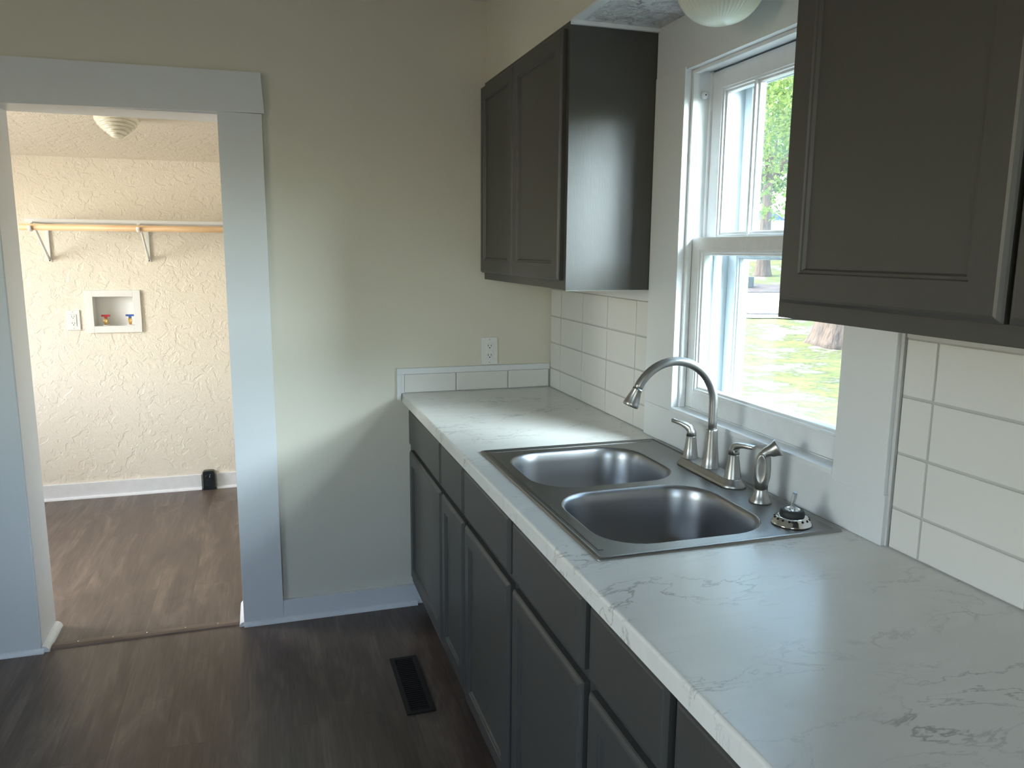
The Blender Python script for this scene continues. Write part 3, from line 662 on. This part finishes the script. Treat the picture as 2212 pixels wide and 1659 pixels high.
# closet shelf, rod and brackets
sh = MB().box(-2.352, -.02, 1.660, LY1-.0008, 1.620, 1.637, bev=.001).build('wall_shelf', 'white_paint'); nudge_base(sh)
tag(sh, 'white painted shelf board on the laundry room wall above the closet rod', 'shelf')
b = MB(); b.lathe((-2.368, 1.628, 1.592), (1, 0, 0), [(0, .0165), (2.34, .0165)], 20); rd = b.build('closet_rod', 'pine_rod'); nudge_base(rd)
tag(rd, 'pale pine closet rod hung below the white laundry shelf', 'closet rod')
def bracket(x, label):
    br = empty('shelf_bracket', (x, LY1, 1.41), label, 'bracket', 'white metal shelf brackets')
    b = MB(); b.box(x-.010, x+.010, LY1-.005, LY1-.0008, 1.405, 1.619, bev=.0008); b.box(x-.008, x+.008, LY1-.012, LY1-.005, 1.43, 1.60, bev=.001)
    up_ = b.build('upright', 'white_plastic', br)
    b = MB(); b.lathe((x, LY1-.0052, 1.413), (0, -1, 0), [(0, .004), (.0012, .0038)], 10); b.build('screw', 'dark_hole', up_)
    b = MB(); b.box(x-.009, x+.009, 1.632, LY1-.005, 1.6135, 1.6195, bev=.0008); b.build('arm', 'white_plastic', br)
    b = MB(); b.tube([(x, 1.690, 1.612), (x, 1.72, 1.585), (x, 1.90, 1.462), (x, LY1-.008, 1.422)], [(.009, .006)]*4, 10); b.build('diagonal_brace', 'white_plastic', br)
    b = MB(); pts = [(x, 1.650, 1.613)] + [(x, 1.628+.0205*math.cos(q), 1.592+.0205*math.sin(q)) for q in [math.radians(a) for a in range(60, -181, -20)]] + [(x, 1.606, 1.600)]
    b.tube(pts, [(.009, .0025)]*len(pts), 10); b.build('rod_hook', 'white_plastic', br)
bracket(-2.318, 'white metal shelf bracket at the left end of the closet rod')
bracket(-1.800, 'white metal shelf bracket right of the first, above the washer outlet box')

# black dryer receptacle at the baseboard
dr = empty('dryer_receptacle', (-1.541, LY1, 0), 'glossy black dryer outlet set into the baseboard of the laundry wall', 'outlet')
b = MB(); cx = -1.541; hw = .036
def arch(k, y, zt=.122):
    p = [(cx-hw*k, y, .001), (cx+hw*k, y, .001)]
    for i in range(9):
        q = PI*i/8; r = .016
        p.append((cx + (hw*k-r)*(1 if i < 4 else (-1 if i > 4 else 0)) + r*math.cos(q), y, zt*1.0-(1-k)*.02-r+r*math.sin(q)))
    return p
b.loft([arch(1.0, LY1-.0008), arch(1.0, LY1-.035), arch(.94, LY1-.043)], smooth=False); b.build('housing', 'black_plastic', dr)
b = MB(); b.lathe((cx-.001, LY1-.0425, .078), (0, -1, 0), [(0, .022), (.003, .021), (.0032, .017), (.0015, .016)], 28); b.build('socket_ring', 'black_plastic', dr)
b = MB(); b.lathe((cx+.008, LY1-.043, .098), (0, -1, 0), [(0, .003), (.0015, .0025)], 10); b.box(cx+.004, cx+.007, LY1-.0445, LY1-.043, .080, .094); b.build('screw', 'chrome', dr)

# floor register
fr = empty('floor_register', (-.738, -.632, 0), 'black metal floor vent set in the dark plank floor before the base cabinets', 'floor vent')
b = MB(); x0, x1, y0, y1 = -.786, -.690, -.815, -.448
b.box(x0, x0+.016, y0, y1, 0.0005, .005, bev=.001); b.box(x1-.016, x1, y0, y1, .0005, .005, bev=.001); b.box(x0+.016, x1-.016, y0, y0+.018, .0005, .005, bev=.001); b.box(x0+.016, x1-.016, y1-.018, y1, .0005, .005, bev=.001)
b.build('frame', 'black_metal', fr)
b = MB()
for i in range(26):
    y = y0+.024+i*.01265; b.box(x0+.016, x1-.016, y, y+.0045, .0008, .0042)
b.build('louvres', 'black_metal', fr)
MB().box(x0+.014, x1-.014, y0+.016, y1-.016, .0004, .0010).build('duct', 'dark_hole', fr)

# ------------------------------------------------------------------ outside
def gz(x, y):
    r = math.hypot(x-CX, y-CY)
    return -.6 + max(0, r-17)*.07 + max(0, min(r, 46)-36)*.12 + (.03*noise.noise((x*.6, y*.6, 0)) if x > 1 else 0)
def sector(name, r0, r1, a0, a1, nr, na, m, lift, jag=0):
    """ground patch on polar grid round the house corner, following the slope"""
    b = MB(); G = []
    for i in range(nr+1):
        row = []
        for j in range(na+1):
            a = a0+(a1-a0)*j/na; u = i/nr; r = r0*(r1/r0)**u
            if jag and i in (0, nr): r += jag*noise.noise((j*.35, i, 3.1))
            x, y = CX+r*math.sin(a), CY+r*math.cos(a); row.append(b.bm.verts.new((x, y, gz(x, y)+lift)))
        G.append(row)
    for i in range(nr):
        for j in range(na): b.face([G[i][j], G[i+1][j], G[i+1][j+1], G[i][j+1]], 0, True)
    return b.build(name, m)
b = MB(); n = 60; G = []
for i in range(n+1):
    row = []
    for j in range(n+1):
        x = .21 + 90*(i/n)**1.8; y = -30 + 120*(j/n); row.append(b.bm.verts.new((x, y, gz(x, y))))
    G.append(row)
for i in range(n):
    for j in range(n): b.face([G[i][j], G[i+1][j], G[i+1][j+1], G[i][j+1]], 0, True)
b.build('ground', 'lawn', kind='structure')
b = MB(); 
o = sector('road', 21.8, 27.6, .30, 1.35, 5, 60, 'concrete', .03, .5); o['kind'] = 'structure'
o = sector('mulch_bed', 27.4, 30.2, .30, 1.35, 4, 60, 'rock', .05, .9); o['kind'] = 'structure'
o = sector('curb', 22.5, 22.75, .30, 1.35, 1, 60, 'rock', .05, .0); o['kind'] = 'structure'

def polar(r, px):   # ground point seen through image column px
    a = YAW + math.atan((px-1106)/FPX)
    return CX + r*math.sin(a), CY + r*math.cos(a)
def leaves(b, c, rad, n, size, droop=.3):
    for _ in range(n):
        while True:
            v = Vector((random.uniform(-1, 1), random.uniform(-1, 1), random.uniform(-1, 1)))
            if v.length <= 1: break
        q = Vector(c) + Vector((v.x*rad[0], v.y*rad[1], v.z*rad[2]))
        if noise.noise(q*.9) < -.12: continue
        d = Vector((random.gauss(0, 1), random.gauss(0, 1), random.gauss(-droop, .6))).normalized()
        s = d.cross(Vector((random.gauss(0, 1), random.gauss(0, 1), random.gauss(0, 1)))).normalized(); k = size*random.uniform(.6, 1.3)
        nn = d.cross(s)*.18*k
        a = b.bm.verts.new(q); e = b.bm.verts.new(q+d*k); f1 = b.bm.verts.new(q+d*k*.45+s*k*.33+nn); f2 = b.bm.verts.new(q+d*k*.45-s*k*.33+nn)
        b.face([a, f1, e]); b.face([a, e, f2])
def trunk(b, x, y, z, r, h, flare=1.6, roots=7, seed=0):
    rings = []
    for i in range(26):
        u = i/25; zz = z-.15+h*u; fl = 1 + (flare-1)*math.exp(-u*h*2.2)
        rings.append([(x + r*(1-.35*u)*fl*(1 + (.10+.22*math.exp(-u*h*3))*noise.noise((math.cos(q)*2.2+seed, math.sin(q)*2.2, zz*.5)) + .035*noise.noise((math.cos(q)*9, math.sin(q)*9+seed, zz*.8)))*math.cos(q),
                       y + r*(1-.35*u)*fl*(1 + (.10+.22*math.exp(-u*h*3))*noise.noise((math.cos(q)*2.2+seed, math.sin(q)*2.2, zz*.5)) + .035*noise.noise((math.cos(q)*9, math.sin(q)*9+seed, zz*.8)))*math.sin(q), zz) for q in [2*PI*j/56 for j in range(56)]])
    b.loft(rings)
def tree(px, r, tr, h, blobs, label, lm, size, flare=1.6, seed=0, group=None):
    x, y = polar(r, px); z = gz(x, y)
    t = empty('tree', (x, y, z), label, 'tree', group)
    b = MB(); trunk(b, x, y, z, tr, h, flare, seed=seed)
    for k in range(6):
        q = 2*PI*k/6+seed; L = h*.55
        b.tube([(x, y, z+h*.72), (x+L*.35*math.cos(q), y+L*.35*math.sin(q), z+h*.95), (x+L*.9*math.cos(q), y+L*.9*math.sin(q), z+h*1.25)], [tr*.4, tr*.25, tr*.08], 10)
    b.build('trunk', 'bark', t)
    b = MB()
    for c, rad, n in blobs: leaves(b, c, rad, n, size)
    b.build('foliage', lm, t)
    return t
x1, y1 = polar(18.6, 1822); x3, y3 = polar(13.5, 1662)
tree(1822, 18.6, .50, 5.5, [((x1-.5, y1, 7.6), (5.5, 5.5, 2.6), 9000), ((x3, y3, 3.95), (1.5, 2.3, 1.95), 13500), ((x3+.6, y3+.8, 5.2), (1.8, 2.6, 1.5), 3500)], 'thick-trunked tree with flared roots on the near lawn, seen through the lower window pane', 'leaf', .092, 1.55, 2.0)
x2, y2 = polar(33.5, 1640)
tree(1640, 33.5, .24, 5.0, [((x2, y2, 8.0), (5, 5, 3.0), 6500)], 'tree across the road on the far grass, trunk seen just below the meeting rail', 'leaf_far', .26, 1.9, 5.0)
for k, (px, r) in enumerate(((1500, 50), (1640, 66), (1775, 50), (1860, 68))):
    xx, yy = polar(r, px); zz = gz(xx, yy)
    tree(px, r, .4, 4.0, [((xx, yy, zz+6.0), (3.3, 3.3, 5.0), 3800)], ('leafy background tree far across the road, leftmost of the four in the distance', 'background tree straight beyond the parked car', 'background tree in the distance right of the parked car', 'background tree farthest right beyond the road')[k], 'leaf_far', .5, 1.5, k, 'trees in the far background')

# edging stones between road and far grass
k = 0
for px, r, sz in ((1618, 28.6, .14), (1631, 29.4, .12), (1645, 28.6, .16), (1660, 29.4, .16), (1678, 28.6, .22), (1699, 29.4, .20)):
    x, y = polar(r, px); z = gz(x, y); b = MB(); rings = []
    for i in range(9):
        u = PI*i/8
        rings.append([(x+sz*1.5*math.sin(u)*math.cos(q)*(1+.3*noise.noise((math.cos(q)+px, math.sin(q), u))), y+sz*math.sin(u)*math.sin(q)*(1+.3*noise.noise((math.cos(q), px+math.sin(q), u))), z+.03+sz*.45*(1-math.cos(u))*.5*1.2-.08) for q in [2*PI*j/14 for j in range(14)]])
    b.loft(rings, cap0=False, cap1=False); o = b.build('boulder', 'rock'); nudge_base(o)
    tag(o, ('reddish stone at the far road edge, beside the black bin', 'small low stone at the far road edge, second from the bin', 'stone at the far road edge right below the tree trunk', 'stone at the far road edge just right of the tree trunk', 'largest reddish stone along the far road edge', 'stone at the far road edge nearest the cabinet edge in view')[k], 'stone', 'stones along the far road edge'); k += 1
x, y = polar(28.9, 1604); z = gz(x, y)
o = MB().box(x-.22, x+.22, y-.22, y+.22, z, z+.42, bev=.05).build('storage_bin', 'green_bin'); nudge_base(o); tag(o, 'dark bin standing at the far road edge beside the stones', 'bin')

# parked car beyond
x, y = polar(42.5, 1644); z = gz(x, y)+.02
car = empty('parked_car', (x, y, z), 'pale grey car with blue reflection coloured into its windscreen parked beyond the lawn', 'car')
ca = math.radians(-38); ux, uy = math.cos(ca), math.sin(ca)
def cp(l, w_, h): return (x+l*ux-w_*uy, y+l*uy+w_*ux, z+h)
def body(b, prof, wd, mi=0): b.loft([[cp(l, -wd, h) for l, h in prof], [cp(l, wd, h) for l, h in prof]], mi, False)
b = MB(); body(b, [(-2.3, .35), (2.3, .35), (2.35, .75), (2.1, .98), (.95, 1.08), (-1.9, 1.12), (-2.3, .95)], .88); b.build('body', 'car_paint', car)
b = MB(); body(b, [(1.0, 1.07), (.25, 1.55), (-1.5, 1.58), (-2.0, 1.1)], .76); b.build('cabin', 'car_glass', car)
b = MB(); body(b, [(.25, 1.552), (.2, 1.60), (-1.5, 1.63), (-1.6, 1.58)], .74)
for wv in (-.76, .76):
    for a0, a1 in (((1.0, 1.08), (.25, 1.57)), ((-.6, 1.09), (-.6, 1.6)), ((-2.0, 1.1), (-1.5, 1.6))): b.tube([cp(a0[0], wv, a0[1]), cp(a1[0], wv, a1[1])], .045, 8)
b.build('roof', 'car_paint', car)
for l in (1.45, -1.45):
    for wv in (-.80, .80):
        b = MB(); c0 = Vector(cp(l, wv, .33)); axv = Vector((-uy, ux, 0))*(1 if wv > 0 else -1); b.lathe(c0-axv*.1, axv, [(0, .33), (.2, .33), (.21, .2)], 24); b.build('wheel', 'tyre', car)
